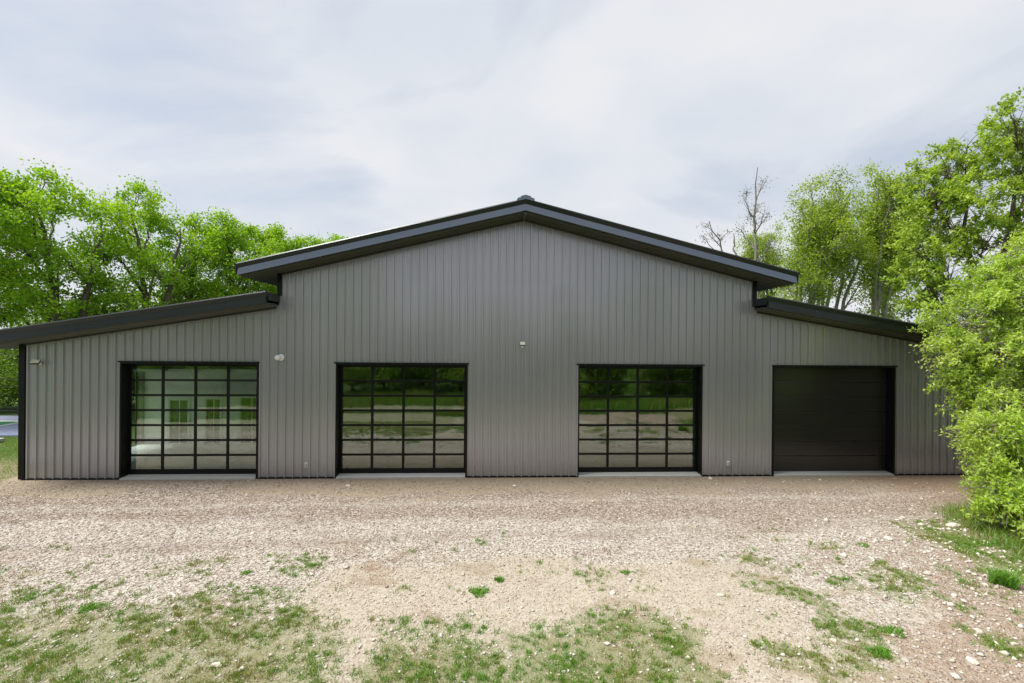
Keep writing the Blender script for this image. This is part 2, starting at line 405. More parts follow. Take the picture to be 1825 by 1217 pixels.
def cov_far(x, y):
    n = fbm(x * 0.3, y * 0.3 + 77, 4)
    a = sstep(-13.5, -15.5, y + (n - .5) * 3)
    b = sstep(2.0, 9.0, y + (n - .5) * 5)
    c = sstep(22, 28, np.abs(x - 1) + (n - .5) * 6)
    d = sstep(-17.5, -20, x + (n - .5) * 3) * sstep(1.8, 4.0, y)
    return np.clip(np.maximum.reduce([a, b, c, d]), 0, 1)
def gz(x, y):
    z = 0.05 * (fbm(x * 0.35, y * 0.35, 3) - 0.5) + 0.022 * (fbm(x * 3.0, y * 3.0, 3) - 0.5)
    z = z * sstep(-0.05, -1.2, y) - 0.015 - 0.01 * sstep(-0.6, 0, y)
    z = np.where(y > -0.05, -0.03, z)
    z = z + 0.35 * sstep(12.5, 17.5, x) * sstep(-1.5, -5.0, y)        # small bank under the willow
    z = z + 0.9 * sstep(-17.5, -30, y)                                # bank behind the photographer
    return z

def spaced(core0, core1, step, far):
    a = list(np.arange(core0, core1 + 1e-6, step)); s = step
    hi = []; p = a[-1]
    while p < far: s *= 1.35; p += s; hi.append(p)
    s = step; lo = []; p = a[0]
    while p > -far: s *= 1.35; p -= s; lo.append(p)
    return np.array(lo[::-1] + a + hi)
gx = spaced(-20.0, 20.0, 0.11, 420); gy = spaced(-12.0, 0.6, 0.10, 420)
XX, YY = np.meshgrid(gx, gy, indexing='ij'); x = XX.ravel(); y = YY.ravel()
nx, ny = XX.shape
idx = np.arange(nx * ny).reshape(nx, ny)
fc = np.stack([idx[:-1, :-1], idx[1:, :-1], idx[1:, 1:], idx[:-1, 1:]], -1).reshape(-1, 4)
gme = mesh_np('ground', np.stack([x, y, gz(x, y)], 1), fc, smooth=True)
for nm_, fn in (('grass', cov_grass), ('pale', cov_pale), ('sand', cov_sand), ('dirt', cov_dirt), ('red', cov_red), ('far', cov_far)):
    a = gme.attributes.new(nm_, 'FLOAT', 'POINT'); a.data.foreach_set('value', fn(x, y).astype(np.float32))
tag(link('ground', gme, M['ground']), kind='structure')

# ------------------------------------------------------------------ the building
XC, XL, XR = 1.21, -17.0, 19.42           # ridge line, left wall end, right wall end
WL, WR = -7.89, 10.31                     # gable wall ends
DEEP = 18.0
OV = 1.05
def top_c(x): return 10.27 - 0.2455 * abs(x - XC)       # top edge of main roof
def top_l(x): return 6.84 + 0.1625 * (x + 7.85)         # left wing roof
def top_r(x): return 6.90 - 0.1700 * (x - 10.20)        # right wing roof
FB = 0.42                                                # fascia height
def wall_top(x, which): return {'c': top_c, 'l': top_l, 'r': top_r}[which](x) - FB + 0.01
DOORS = [(-13.53, -8.62), (-5.77, -0.88), (3.36, 8.23), (11.06, 16.02)]
DH = 4.27
bld = empty('metal_building', (XC, 0, 0))
tag(bld, 'dark grey ribbed metal building with low gable, two wings and black roof edges', 'building')

# --- ribbed wall sheets
def rib_profile(x0, x1):
    """breakpoints (x, outward depth) of the ribbed sheet between x0 and x1"""
    P = 0.3048; pts = []
    k0 = int(math.floor((x0 - XC) / P)) - 1; k1 = int(math.ceil((x1 - XC) / P)) + 1
    for k in range(k0, k1 + 1):
        c = XC + k * P
        pts += [(c - .036, 0), (c - .022, .050), (c + .022, .050), (c + .036, 0)]
        for q in (.1016, .2032): pts += [(c + q - .020, 0), (c + q - .009, .005), (c + q + .009, .005), (c + q + .020, 0)]
    pts.sort()
    xs = [p[0] for p in pts]; ds = [p[1] for p in pts]
    inside = [(a, b) for a, b in pts if x0 < a < x1]
    return [(x0, float(np.interp(x0, xs, ds)))] + inside + [(x1, float(np.interp(x1, xs, ds)))]
def sheet(x0, x1, zb, topf, off=0.0):
    pr = rib_profile(x0, x1)
    if x0 < XC < x1: pr = sorted(set(pr + [(XC, .050)]))
    v = []; f = []
    for i, (a, d) in enumerate(pr):
        v += [(a, -0.02 - d - off, zb), (a, -0.02 - d - off, topf(a))]
        if i: f.append((2 * i - 2, 2 * i, 2 * i + 1, 2 * i - 1))
    MB().add(v, f).build('wall_panel', M['panel'], bld)
SEAM = 7.33
def run(xa, xb, which):
    w = 0.9144; k = math.floor((xa - XC - 0.1524) / w); xs = [xa]
    while True:
        p = XC + 0.1524 + (k + 1) * w; k += 1
        if p >= xb - 0.02: break
        if p > xa + 0.02: xs.append(p)
    xs.append(xb)
    for a, b in zip(xs[:-1], xs[1:]):
        cuts = [a, b]
        for d0, d1 in DOORS:
            for d in (d0, d1):
                if a + 0.005 < d < b - 0.005: cuts.append(d)
        cuts.sort()
        for c0, c1 in zip(cuts[:-1], cuts[1:]):
            mid = (c0 + c1) / 2
            zb = DH if any(d0 < mid < d1 for d0, d1 in DOORS) else 0.015
            tf = lambda q: wall_top(q, which)
            if which == 'c':
                zt = lambda q: min(SEAM + 0.03, tf(q))
                sheet(c0, c1, zb, zt)
                if min(tf(c0), tf(c1)) > SEAM + 0.01: sheet(c0, c1, SEAM, tf, 0.003)
            else: sheet(c0, c1, zb, tf)
run(XL, WL, 'l'); run(WL, WR, 'c'); run(WR, XR, 'r')

# --- wall core (solid, with openings), side and back walls
core = MB()
segs = []
edges = sorted([XL + .02, WL, WR, XR - .02, XC] + [d for p in DOORS for d in p])
for a, b in zip(edges[:-1], edges[1:]):
    mid = (a + b) / 2; wh = 'l' if mid < WL else ('r' if mid > WR else 'c')
    zb = DH if any(d0 < mid < d1 for d0, d1 in DOORS) else 0.0
    za, zc = wall_top(a, wh) - .02, wall_top(b, wh) - .02
    core.add([(a, -0.012, zb), (b, -0.012, zb), (b, .22, zb), (a, .22, zb), (a, -0.012, za), (b, -0.012, zc), (b, .22, zc), (a, .22, za)], BOXF)
core.build('wall_core', M['core'], bld)
for nm_, x0, x1, h in (('side_wall', XR - .2, XR + .02, top_r(XR) - .40),):
    MB().box(x0, x1, .23, DEEP, 0, h).build(nm_, M['panel'], bld)
hl = top_l(XL) - .40
MB().box(XL - .02, XL + .2, .23, .8, 0, hl).box(XL - .02, XL + .2, 5.3, DEEP, 0, hl).box(XL - .02, XL + .2, .8, 5.3, 3.7, hl).box(XL - .02, XL + .2, .8, 5.3, 0, .1).build('side_wall', M['panel'], bld)  # unseen opening added in this wall to let light into the left room
for q in (.8, 2.27, 3.75, 5.22): MB().box(XL + .06, XL + .12, q, q + .08, .1, 3.7).build('added_opening_mullion', M['black'], bld)  # bars of the added side opening
MB().box(XL, XR, DEEP + .01, DEEP + .2, 0, 4.7).build('back_wall', M['panel'], bld)
for x0 in (WL, WR - .15):       # clerestory walls of the main volume above the wings
    MB().box(x0, x0 + .15, .23, DEEP, 4.6, 7.40).build('side_wall', M['panel'], bld)
v = [(WL, DEEP + .01, 4.71), (WR, DEEP + .01, 4.71), (WR, DEEP + .01, 7.5), (XC, DEEP + .01, 9.8), (WL, DEEP + .01, 7.5)]
v2 = [(a, b + .19, c) for a, b, c in v]
fixn(MB().add(v + v2, [(0, 1, 2, 3, 4), (9, 8, 7, 6, 5)] + [(i, (i + 1) % 5, 5 + (i + 1) % 5, 5 + i) for i in range(5)]).build('back_gable', M['panel'], bld))

# --- black corner trims, base trim, frieze trim
def corner(x0, x1, z0, z1):
    MB().box(x0, x1, -0.075, .10, z0, z1).build('corner_trim', M['black'], bld, bevel=.006)
corner(XL - .06, XL + .15, 0.0, top_l(XL) - FB)
corner(XR - .15, XR + .06, 0.0, top_r(XR) - FB)
corner(WL - .05, WL + .11, top_l(-7.85) - .06, top_c(WL) - FB)
corner(WR - .11, WR + .05, top_r(10.2) - .06, top_c(WR) - FB)
ed = [XL + .15] + [d for p in DOORS for d in p] + [XR - .15]
for a, b in zip(ed[::2], ed[1::2]):
    MB().box(a + .01, b - .01, -0.062, -.013, -.02, .035).build('base_trim', M['black'], bld)
def frame_slope(topf):
    return lambda x, y, q: (x, y, topf(x) + q)
def strip(name, prof, x0, x1, topf, mat):
    return fixn(MB().add(*extrude(prof, x0, x1, frame_slope(topf))).build(name, mat, bld))
FRZ = [(-0.075, -FB + .006), (-0.075, -FB - .10), (-.015, -FB - .10), (-.015, -FB + .006)]
for x0, x1, tf in ((XL + .15, WL - .06, top_l), (WL + .11, XC - .055, top_c), (XC + .055, WR - .11, top_c), (WR + .06, XR - .15, top_r)):
    strip('frieze_trim', FRZ, x0, x1, tf, M['soffit'])
MB().box(XC - .05, XC + .05, -1.02, -.06, top_c(XC) - FB - .10, top_c(XC) - FB - .012).build('ridge_soffit_trim', M['soffit'], bld)

# --- roof slopes, rake trims, fascias, soffits
RAKE = [(-OV + .10, .0), (-OV - .06, .012), (-OV - .085, -.03), (-OV - .02, -.165), (-OV + .10, -.165)]
FASC = [(-OV + .09, -.168), (-OV - .012, -.168), (-OV - .022, -FB), (-OV + .09, -FB)]
FASC_C = [(-OV + .09, -.168), (-OV - .012, -.168), (-OV - .075, -FB), (-OV + .09, -FB)]
ROOF = [(-OV + .102, -.03), (-OV + .102, -.30), (DEEP + .6, -.30), (DEEP + .6, -.03)]
def soffit_profile(y0, y1):
    top = [(y1, -FB + .05), (y0, -FB + .05)]; bot = []; y = y0; P = 0.2
    bot.append((y0, -FB + .02)); y = y0 + .05
    while y + .14 < y1:
        bot += [(y, -FB + .02), (y + .02, -FB - .055), (y + .08, -FB - .055), (y + .10, -FB + .02)]; y += P
    bot.append((y1, -FB + .02))
    return bot + top
SOF = soffit_profile(-OV + .092, -.08)
for nm_, x0, x1, tf in (('l', -18.1, -7.85, top_l), ('c', -8.86, XC - .001, top_c), ('c', XC + .001, 11.28, top_c), ('r', 10.20, 20.5, top_r)):
    strip('rake_trim', RAKE, x0, x1, tf, M['rake'])
    strip('fascia_board', FASC_C if nm_ == 'c' else FASC, x0 + (.03 if x0 != XC + .001 else 0), x1 - (.03 if x1 != XC - .001 else 0), tf, M['fascia'] if nm_ == 'c' else M['rake'])  # same fascia: wings painted darker for their dim tree reflections, main sky-bright
    strip('roof_panel', ROOF, x0, x1, tf, M['rake'])
    strip('soffit_panel', SOF, x0 + .05, x1 - .05, tf, M['soffit'])
# side eave soffits with ribs running up the slope, and eave gutters
SOE = soffit_profile(-.07, DEEP)
for x0, x1, tf in ((-18.05, XL - .07, top_l), (-8.81, WL - .06, top_c), (WR + .06, 11.23, top_c), (XR + .07, 20.45, top_r)):
    strip('eave_soffit', SOE, x0, x1, tf, M['soffit'])
for xe, s, tf in ((-18.1, -1, top_l), (-8.86, -1, top_c), (11.28, 1, top_c), (20.5, 1, top_r)):
    z = tf(xe)
    pr = [(0, .005), (s * .075, .005), (s * .09, -.04), (s * .04, -.17), (s * .02, -.40), (0, -.40)]
    fixn(MB().add(*extrude(pr, -OV - .05, DEEP + .6, lambda t, p, q: (xe + p, t, z + q))).build('eave_gutter', M['rake'], bld))
# end caps of the wing rakes against the gable wall are part of the trims themselves; ridge cap:
zc = top_c(XC)
pr = [(-.32, -.10), (-.32, -.03), (-.30, -.022), (-.295, .012), (-.18, .045), (-.175, .085), (0, .13), (.175, .085), (.18, .045), (.295, .012), (.30, -.022), (.32, -.03), (.32, -.10), (0, -.02)]
fixn(MB().add(*extrude(pr, -OV - .10, DEEP + .6, lambda t, p, q: (XC + p, t, zc + q))).build('ridge_cap', M['fascia'], bld))

# --- floor slab and rooms inside
MB().box(XL + .25, XR - .25, .36, DEEP, -.2, .06).build('floor_slab', M['slab'], bld)
w = MB()
w.box(-7.80, -7.62, .40, DEEP, .06, 5.0)                       # partition between left wing and hall
w.build('partition_wall', M['drywall'], bld)
MB().box(10.45, 10.6, .40, DEEP, .06, 5.0).build('partition_wall', M['hallwall'], bld)
MB().box(-7.6, 10.44, 12.0, 12.2, .06, 7.2).build('hall_back_wall', M['hallwall'], bld)
MB().box(-16.75, -7.82, .45, 5.55, 3.9, 4.0).build('room_ceiling', M['ceil'], bld)
# room back wall with openings
ops = [(-15.58, -14.73, 2.15), (-13.86, -13.20, 2.2), (-12.22, -11.2, 2.27)]
bw = MB(); xa = -16.78
for o0, o1, h in ops:
    bw.box(xa, o0, 5.56, 5.7, .06, 3.9); bw.box(o0, o1, 5.56, 5.7, h, 3.9); xa = o1
bw.box(xa, -7.82, 5.56, 5.7, .06, 3.9); bw.build('room_back_wall', M['drywall'], bld)
for o0, o1, h in ops:
    d = empty('interior_door', ((o0 + o1) / 2, 5.6, .06), bld); d.location = Vector(((o0 + o1) / 2, 5.6, .06)) - bld.location
    MB().box(o0 + .01, o1 - .01, 5.62, 5.66, .07, h - .01).build('door_pane', M['intdark'], d)
    cs = MB().box(o0 - .10, o0, 5.52, 5.555, .06, h + .1).box(o1, o1 + .10, 5.52, 5.555, .06, h + .1).box(o0, o1, 5.52, 5.555, h, h + .1)
    cs.build('door_casing', M['casing'], d)
    MB().box((o0 + o1) / 2 - .02, (o0 + o1) / 2 + .02, 5.60, 5.618, .07, h - .01).build('mullion', M['casing'], d)

# --- door openings: jambs, header, flashing, sill
def opening(d0, d1):
    MB().box(d0 - .02, d0 + .045, -.062, .36, .0, DH).build('jamb', M['black'], bld, bevel=.004)
    MB().box(d1 - .045, d1 + .02, -.062, .36, .0, DH).build('jamb', M['black'], bld, bevel=.004)
    MB().box(d0 + .046, d1 - .046, -.058, .36, DH - .05, DH + .004).build('header', M['black'], bld)
    MB().box(d0 - .07, d1 + .07, -.10, -.015, DH + .006, DH + .055).build('header_flashing', M['black'], bld, bevel=.004)
    v = [(d0 + .046, -.12, -.12), (d1 - .046, -.12, -.12), (d1 - .046, .42, -.12), (d0 + .046, .42, -.12),
         (d0 + .046, -.12, .035), (d1 - .046, -.12, .035), (d1 - .046, .42, .068), (d0 + .046, .42, .068)]
    MB().add(v, BOXF).build('door_sill', M['concrete'], bld, bevel=.01)
for d0, d1 in DOORS: opening(d0, d1)

rnd = random.Random(5)
def glass_door(d0, d1, label):
    x0, x1 = d0 + .05, d1 - .05; z0, z1 = .075, DH - .06; yc = .31
    d = empty('glass_door', ((x0 + x1) / 2, yc, z0), bld); d.location = Vector(((x0 + x1) / 2, yc, z0)) - bld.location
    d['label'] = label
    ST, RL, BOT, TOP = .098, .078, .18, .09
    cols, rows = 4, 7
    es = .075
    xs = np.linspace(x0 + es - ST / 2, x1 - es + ST / 2, cols + 1)
    zs = np.linspace(z0 + BOT - RL / 2, z1 - TOP + RL / 2, rows + 1)
    MB().box(x0, x0 + es, yc - .025, yc + .025, z0, z1).build('stile', M['black'], d, bevel=.004)
    MB().box(x1 - es, x1, yc - .025, yc + .025, z0, z1).build('stile', M['black'], d, bevel=.004)
    for i in range(1, cols): MB().box(xs[i] - ST / 2, xs[i] + ST / 2, yc - .022, yc + .022, z0 + BOT, z1 - TOP).build('stile', M['black'], d, bevel=.004)
    MB().box(x0 + es, x1 - es, yc - .024, yc + .024, z0, z0 + BOT).build('rail', M['black'], d, bevel=.004)
    MB().box(x0 + es, x1 - es, yc - .024, yc + .024, z1 - TOP, z1).build('rail', M['black'], d, bevel=.004)
    for j in range(1, rows):
        r = MB().box(x0 + es + .001, x1 - es - .001, yc - .027, yc + .027, zs[j] - RL / 2, zs[j] - .003)
        r.box(x0 + es + .001, x1 - es - .001, yc - .026, yc + .026, zs[j] + .003, zs[j] + RL / 2)
        r.build('rail', M['black'], d)
    for j in range(rows):
        row_tilt = rnd.uniform(-.010, .010)
        for i in range(cols):
            a, b = xs[i] + ST / 2 - .008, xs[i + 1] - ST / 2 + .008
            c, e = zs[j] + RL / 2 - .006, zs[j + 1] - RL / 2 + .006
            tx = row_tilt * (e - c) + rnd.uniform(-.0012, .0012); ty = rnd.uniform(-.003, .003)
            v = [(a, -.003 - tx - ty, c), (b, -.003 - tx + ty, c), (b, .003 - tx + ty, c), (a, .003 - tx - ty, c),
                 (a, -.003 + tx - ty, e), (b, -.003 + tx + ty, e), (b, .003 + tx + ty, e), (a, .003 + tx - ty, e)]
            MB().add([(p, yc + q, s) for p, q, s in v], BOXF).build('pane', M['glass'], d)
    # bottom weather seal and side bracket
    MB().box(x0 + .01, x1 - .01, yc - .012, yc + .012, z0 - .03, z0 - .001).build('weather_seal', M['housing'], d)
glass_door(*DOORS[0], 'glazed sectional door of the left wing, white room behind it')
glass_door(*DOORS[1], 'left glazed sectional door under the gable')
glass_door(*DOORS[2], 'right glazed sectional door under the gable')
d0, d1 = DOORS[3]
sd = empty('sectional_door', ((d0 + d1) / 2, .31, .075), bld); sd.location = Vector(((d0 + d1) / 2, .31, .075)) - bld.location
sd['label'] = 'solid black sectional door of the right wing'
zs = np.linspace(.085, DH - .055, 8)
for j in range(7):
    MB().box(d0 + .055, d1 - .055, .285, .335, zs[j] + .007, zs[j + 1] - .007).build('door_section', M['door_dark'], sd, bevel=.014)
MB().box(d1 - .30, d1 - .27, .265, .284, .08, 1.7).build('side_seal', M['housing'], sd)
MB().box(d0 + .06, d1 - .06, .30, .33, .06, .088).build('weather_seal', M['housing'], sd)

# ------------------------------------------------------------------ wall fittings
def flood(x, z, yaw, tilt, w, h, label, drop):
    o = empty('flood_light', (x, -.055, z)); tag(o, label, 'flood light', 'flood lights on the facade')
    mt = Matrix.Translation((x, -.24, z + drop)) @ Matrix.Rotation(R(yaw), 4, 'Z') @ Matrix.Rotation(R(tilt), 4, 'X')
    def tb(name, a, mat, bev=0):
        v, f = box_vf(*a); v = [tuple(mt @ Vector(p)) for p in v]
        return MB().add(v, f).build(name, mat, o, bevel=bev)
    tb('housing', (-w / 2, w / 2, -.02, .02, -h / 2, h / 2), M['housing'], .006)
    tb('lens', (-w / 2 + .012, w / 2 - .012, -.027, -.021, -h / 2 + .035, h / 2 - .012), M['lens'])
    MB().add(*cyl((x, -.056, z), (x, -.085, z), .055, .05, 20)).build('wall_plate', M['white'], o)
    p = mt @ Vector((0, .02, -h / 2 + .03))
    MB().add(*cyl((x, -.08, z), p, .022, .02, 10)).build('knuckle', M['white'], o)
flood(-16.33, 4.20, 18, -38, .26, .19, 'slim flood light near the left end of the left wing', .07)
flood(1.20, 4.97, 0, -22, .21, .17, 'small flood light high on the wall between the two middle doors', .10)
cx, cz = -7.78, 4.49
o = empty('security_camera', (cx, -.055, cz)); tag(o, 'white round security camera on the wall right of the left wing door', 'camera')
MB().add(*cyl((cx, -.056, cz), (cx, -.10, cz), .125, .115, 28)).build('mounting_base', M['white'], o)
MB().add(*cyl((cx, -.09, cz), (cx, -.20, cz), .055, .05, 16)).build('neck', M['white'], o)
bm = bmesh.new(); bmesh.ops.create_uvsphere(bm, u_segments=20, v_segments=12, radius=.10)
me = bpy.data.meshes.new('camera_head'); bm.to_mesh(me); bm.free()
for p in me.vertices: p.co = Vector((p.co.x, p.co.y * 1.25 - .32, p.co.z)) + Vector((cx, 0, cz))
me.polygons.foreach_set('use_smooth', [True] * len(me.polygons)); link('camera_head', me, M['white'], o)
for px, lab in ((-6.83, 'small white outlet box low on the wall left of the second door'), (9.27, 'small white outlet box low on the wall left of the solid black door')):
    o = empty('outlet_box', (px, -.02, .48)); tag(o, lab, 'outlet', 'outlet boxes on the facade')
    MB().box(px - .062, px + .062, -.085, -.021, .395, .57).build('box_body', M['white'], o, bevel=.012)
    MB().box(px - .042, px + .042, -.097, -.086, .42, .545).build('flap_cover', M['galv'], o, bevel=.004)
    MB().box(px - .012, px + .012, -.104, -.098, .45, .515).build('latch', M['white'], o)

# ------------------------------------------------------------------ sports court and fence at far left
MB().box(-60, -24.2, 7.6, 13.9, -.2, .03).build('sports_court', M['court_blue'])
ct = bpy.data.objects['sports_court']; tag(ct, kind='structure')
def paint(name, pts, z, mat):
    MB().add([(a, b, z) for a, b in pts], [tuple(range(len(pts)))]).build(name, mat, ct)
paint('court_zone', [(-60, 9.3), (-28.2, 9.3), (-28.2, 12.0), (-60, 12.0)], .034, M['court_white'])
paint('court_zone', [(-30.4, 9.6), (-28.4, 9.6), (-28.4, 11.7), (-31.4, 11.7)], .038, M['court_green'])
paint('court_zone', [(-40, 9.8), (-30.7, 9.8), (-31.7, 11.6), (-40, 11.6)], .038, M['court_yellow'])
fo = empty('court_fence', (-35, 14.0, 0)); tag(fo, 'tall black steel fence behind the sports court at far left', 'fence')
for k in range(9):
    px = -30.9 - 3.0 * (k - 1)
    MB().add(*cyl((px, 14.0, -.3), (px, 14.0, 4.05), .055, .055, 10)).build('post', M['post'], fo)
for z in (.32, 1.92, 2.40, 4.0):
    MB().add(*cyl((-53, 14.0, z), (-27.9, 14.0, z), .022, .022, 8)).build('rail', M['post'], fo)
MB().box(-26.5, -24.0, 5.95, 6.35, .0, .16).build('concrete_edging', M['concrete'])
tag(bpy.data.objects['concrete_edging'], 'pale concrete edging at the near edge of the sports court', 'edging')

# ------------------------------------------------------------------ trees
def tube(pts, rad, n=6):
    pts = np.asarray(pts, float); k = len(pts)
    tg = np.gradient(pts, axis=0); tg /= np.linalg.norm(tg, axis=1, keepdims=True) + 1e-9
    ref = np.where(np.abs(tg[:, 2:3]) > 0.9, np.array([[1., 0, 0]]), np.array([[0, 0, 1.]]))
    a = np.cross(tg, ref); a /= np.linalg.norm(a, axis=1, keepdims=True) + 1e-9
    b = np.cross(tg, a)
    th = np.arange(n) * 2 * np.pi / n
    v = pts[:, None] + (a[:, None] * np.cos(th)[None, :, None] + b[:, None] * np.sin(th)[None, :, None]) * np.asarray(rad)[:, None, None]
    i = np.arange(k - 1)[:, None] * n; j = np.arange(n)[None, :]; j2 = (j + 1) % n
    f = np.stack([i + j, i + j2, i + n + j2, i + n + j], -1).reshape(-1, 4)
    return v.reshape(-1, 3), f
def bez(p0, p1, p2, k):
    t = np.linspace(0, 1, k)[:, None]; return (1 - t) ** 2 * p0 + 2 * t * (1 - t) * p1 + t * t * p2
def leaves(cen, L, W, rng, var, droop=0.2, upn=0.6):
    n = len(cen)
    d = rng.normal(size=(n, 3)); d[:, 2] -= droop; d /= np.linalg.norm(d, axis=1, keepdims=True)
    nr = rng.normal(size=(n, 3)); nr[:, 2] += upn
    s = np.cross(d, nr); s /= np.linalg.norm(s, axis=1, keepdims=True) + 1e-9
    l = L * rng.uniform(.65, 1.3, (n, 1)); w = W * rng.uniform(.7, 1.25, (n, 1))
    v = np.stack([cen, cen + d * l * .45 + s * w, cen + d * l, cen + d * l * .45 - s * w], 1).reshape(-1, 3)
    return v, np.arange(4 * n).reshape(n, 4), np.clip(var, 0, 1)
class Wood:
    def __init__(s): s.v = []; s.f = []; s.n = 0
    def add(s, pts, rad, n=6):
        v, f = tube(pts, rad, n); s.v.append(v); s.f.append(f + s.n); s.n += len(v)
    def mesh(s, name): return mesh_np(name, np.concatenate(s.v), np.concatenate(s.f), smooth=True)
def make_tree(seed, H, r0, lobes, trunks, clumps, per, L, W, spread=0.38, twig=True, droop=.2, tone=0.0, flat=.75, bare=0.0, spray=0.0):
    """lobes: [(x,y,z,rx,rz)]; trunks: list of polylines (stems). Each lobe hangs on the nearest stem below it."""
    rng = np.random.default_rng(seed); wood = Wood(); cen = []; var = []
    stems = []
    for st in trunks:
        st = np.array(st, float); t = np.linspace(0, 1, len(st)); tt = np.linspace(0, 1, 14)
        P = np.stack([np.interp(tt, t, st[:, i]) for i in range(3)], 1)
        P[1:-1] += rng.normal(size=(12, 3)) * np.array([.10, .10, 0])
        rr = r0 * (1 - tt) ** .8 * (1.0 if len(trunks) == 1 else .75) + .03
        rr[0] *= 1.3
        wood.add(P, rr, 8); stems.append((P, rr))
    for (lx, ly, lz, rx, rz) in lobes:
        c = np.array([lx, ly, lz]); best = None
        for P, rr in stems:
            dh = np.hypot(P[:, 0] - lx, P[:, 1] - ly)
            want = lz - 0.35 * rz - 1.0 * dh
            k = int(np.argmin(np.abs(P[:, 2] - want) + .35 * dh)); k = min(max(k, 2), len(P) - 2)
            sc = np.linalg.norm(P[k] - c)
            if best is None or sc < best[0]: best = (sc, P[k], rr[k])
        _, p0, rb = best; rb = min(rb * .75, .025 + .03 * best[0])
        ctrl = p0 * .45 + c * .55 + np.array([0, 0, -.10]) * best[0] + rng.normal(size=3) * .12 * best[0] * .5
        limb = bez(p0, ctrl, c + np.array([0, 0, rz * .3]), 9)
        limb[1:-1] += rng.normal(size=(7, 3)) * .05
        wood.add(limb, np.linspace(rb, .018, 9), 6)
        lt = rng.normal() * .11
        for q in range(clumps):
            d = rng.normal(size=3); d /= np.linalg.norm(d); rad = rng.uniform(.25, 1) ** .5
            p = c + d * rad * np.array([rx, rx, rz])
            k = rng.integers(3, 9); b0 = limb[k]
            if twig:
                md = (b0 + p) / 2 + np.array([0, 0, .12 * rng.random()]) + rng.normal(size=3) * .12
                tw = bez(b0, md, p, 5); wood.add(tw, np.linspace(.022, .006, 5), 4)
                for _ in range(2):
                    e = p + rng.normal(size=3) * spread * 1.1 + np.array([0, 0, .1])
                    wood.add(np.array([tw[3], (tw[3] + e) / 2 + rng.normal(size=3) * .05, e]), [.010, .008, .004], 3)
            if rng.random() < bare: continue
            m_ = int(per * rng.uniform(.5, 1.5))
            if spray:
                ax = (p - c) / (np.linalg.norm(p - c) + 1e-6) + rng.normal(size=3) * .55; ax /= np.linalg.norm(ax)
                off = []
                for _ in range(3):
                    a2 = ax + rng.normal(size=3) * .45; a2 /= np.linalg.norm(a2); ln = spray * rng.uniform(.6, 1.3)
                    t_ = rng.random((m_ // 3 + 1, 1)); q_ = t_ * ln * a2 + np.array([0, 0, -.22]) * ln * t_ * t_
                    off.append(q_ + rng.normal(size=q_.shape) * .055)
                    wood.add(np.array([p, p + .5 * ln * a2 + np.array([0, 0, -.05 * ln]), p + ln * a2 + np.array([0, 0, -.22 * ln])]), [.008, .006, .003], 3)
                off = np.concatenate(off); m_ = len(off)
            else: off = rng.normal(size=(m_, 3)) * spread * np.array([1, 1, flat]) * rng.uniform(.7, 1.25)
            cen.append(p + off)
            var.append(.5 + tone + lt + rng.normal() * .10 + rng.normal(size=m_) * .14)
    wm = wood.mesh('trunk')
    if cen:
        cen = np.concatenate(cen); var = np.concatenate(var)
        keep = cen[:, 2] > .15; cen = cen[keep]; var = var[keep]
        lm = mesh_np('crown', *leaves(cen, L, W, rng, var, droop))
    else: lm = None
    return wm, lm
def auto_lobes(seed, n, H, z0, rmax, lean=(0, 0), size=(1.6, 2.3), top=.85):
    rng = np.random.default_rng(seed); out = []
    for i in range(n):
        t = (i + rng.random()) / n; z = z0 + (H - z0 - 1.2) * t
        env = rmax * (math.sin(math.pi * min(1, (.18 + .74 * t))) ** .6)
        a = i * 2.39996 + rng.random() * .8; rr = env * rng.uniform(.45, .85) if t < .93 else env * .2
        s = rng.uniform(*size) * (1 - .25 * t)
        k = z / H
        out.append((math.cos(a) * rr + lean[0] * k * k, math.sin(a) * rr + lean[1] * k * k, z, s, s * .8))
    return out
def place(name, wm, lm, loc, rz, s, bark, leaf, label, cat='tree', group=None):
    o = empty(name, loc); o.rotation_euler = (0, 0, R(rz)); o.scale = (s, s, s); tag(o, label, cat, group)
    if wm is not None:
        t = link('trunk', wm, M[bark], o, loc=(0, 0, 0))
    if lm is not None:
        c = link('crown', lm, M[leaf], o, loc=(0, 0, 0))
    return o

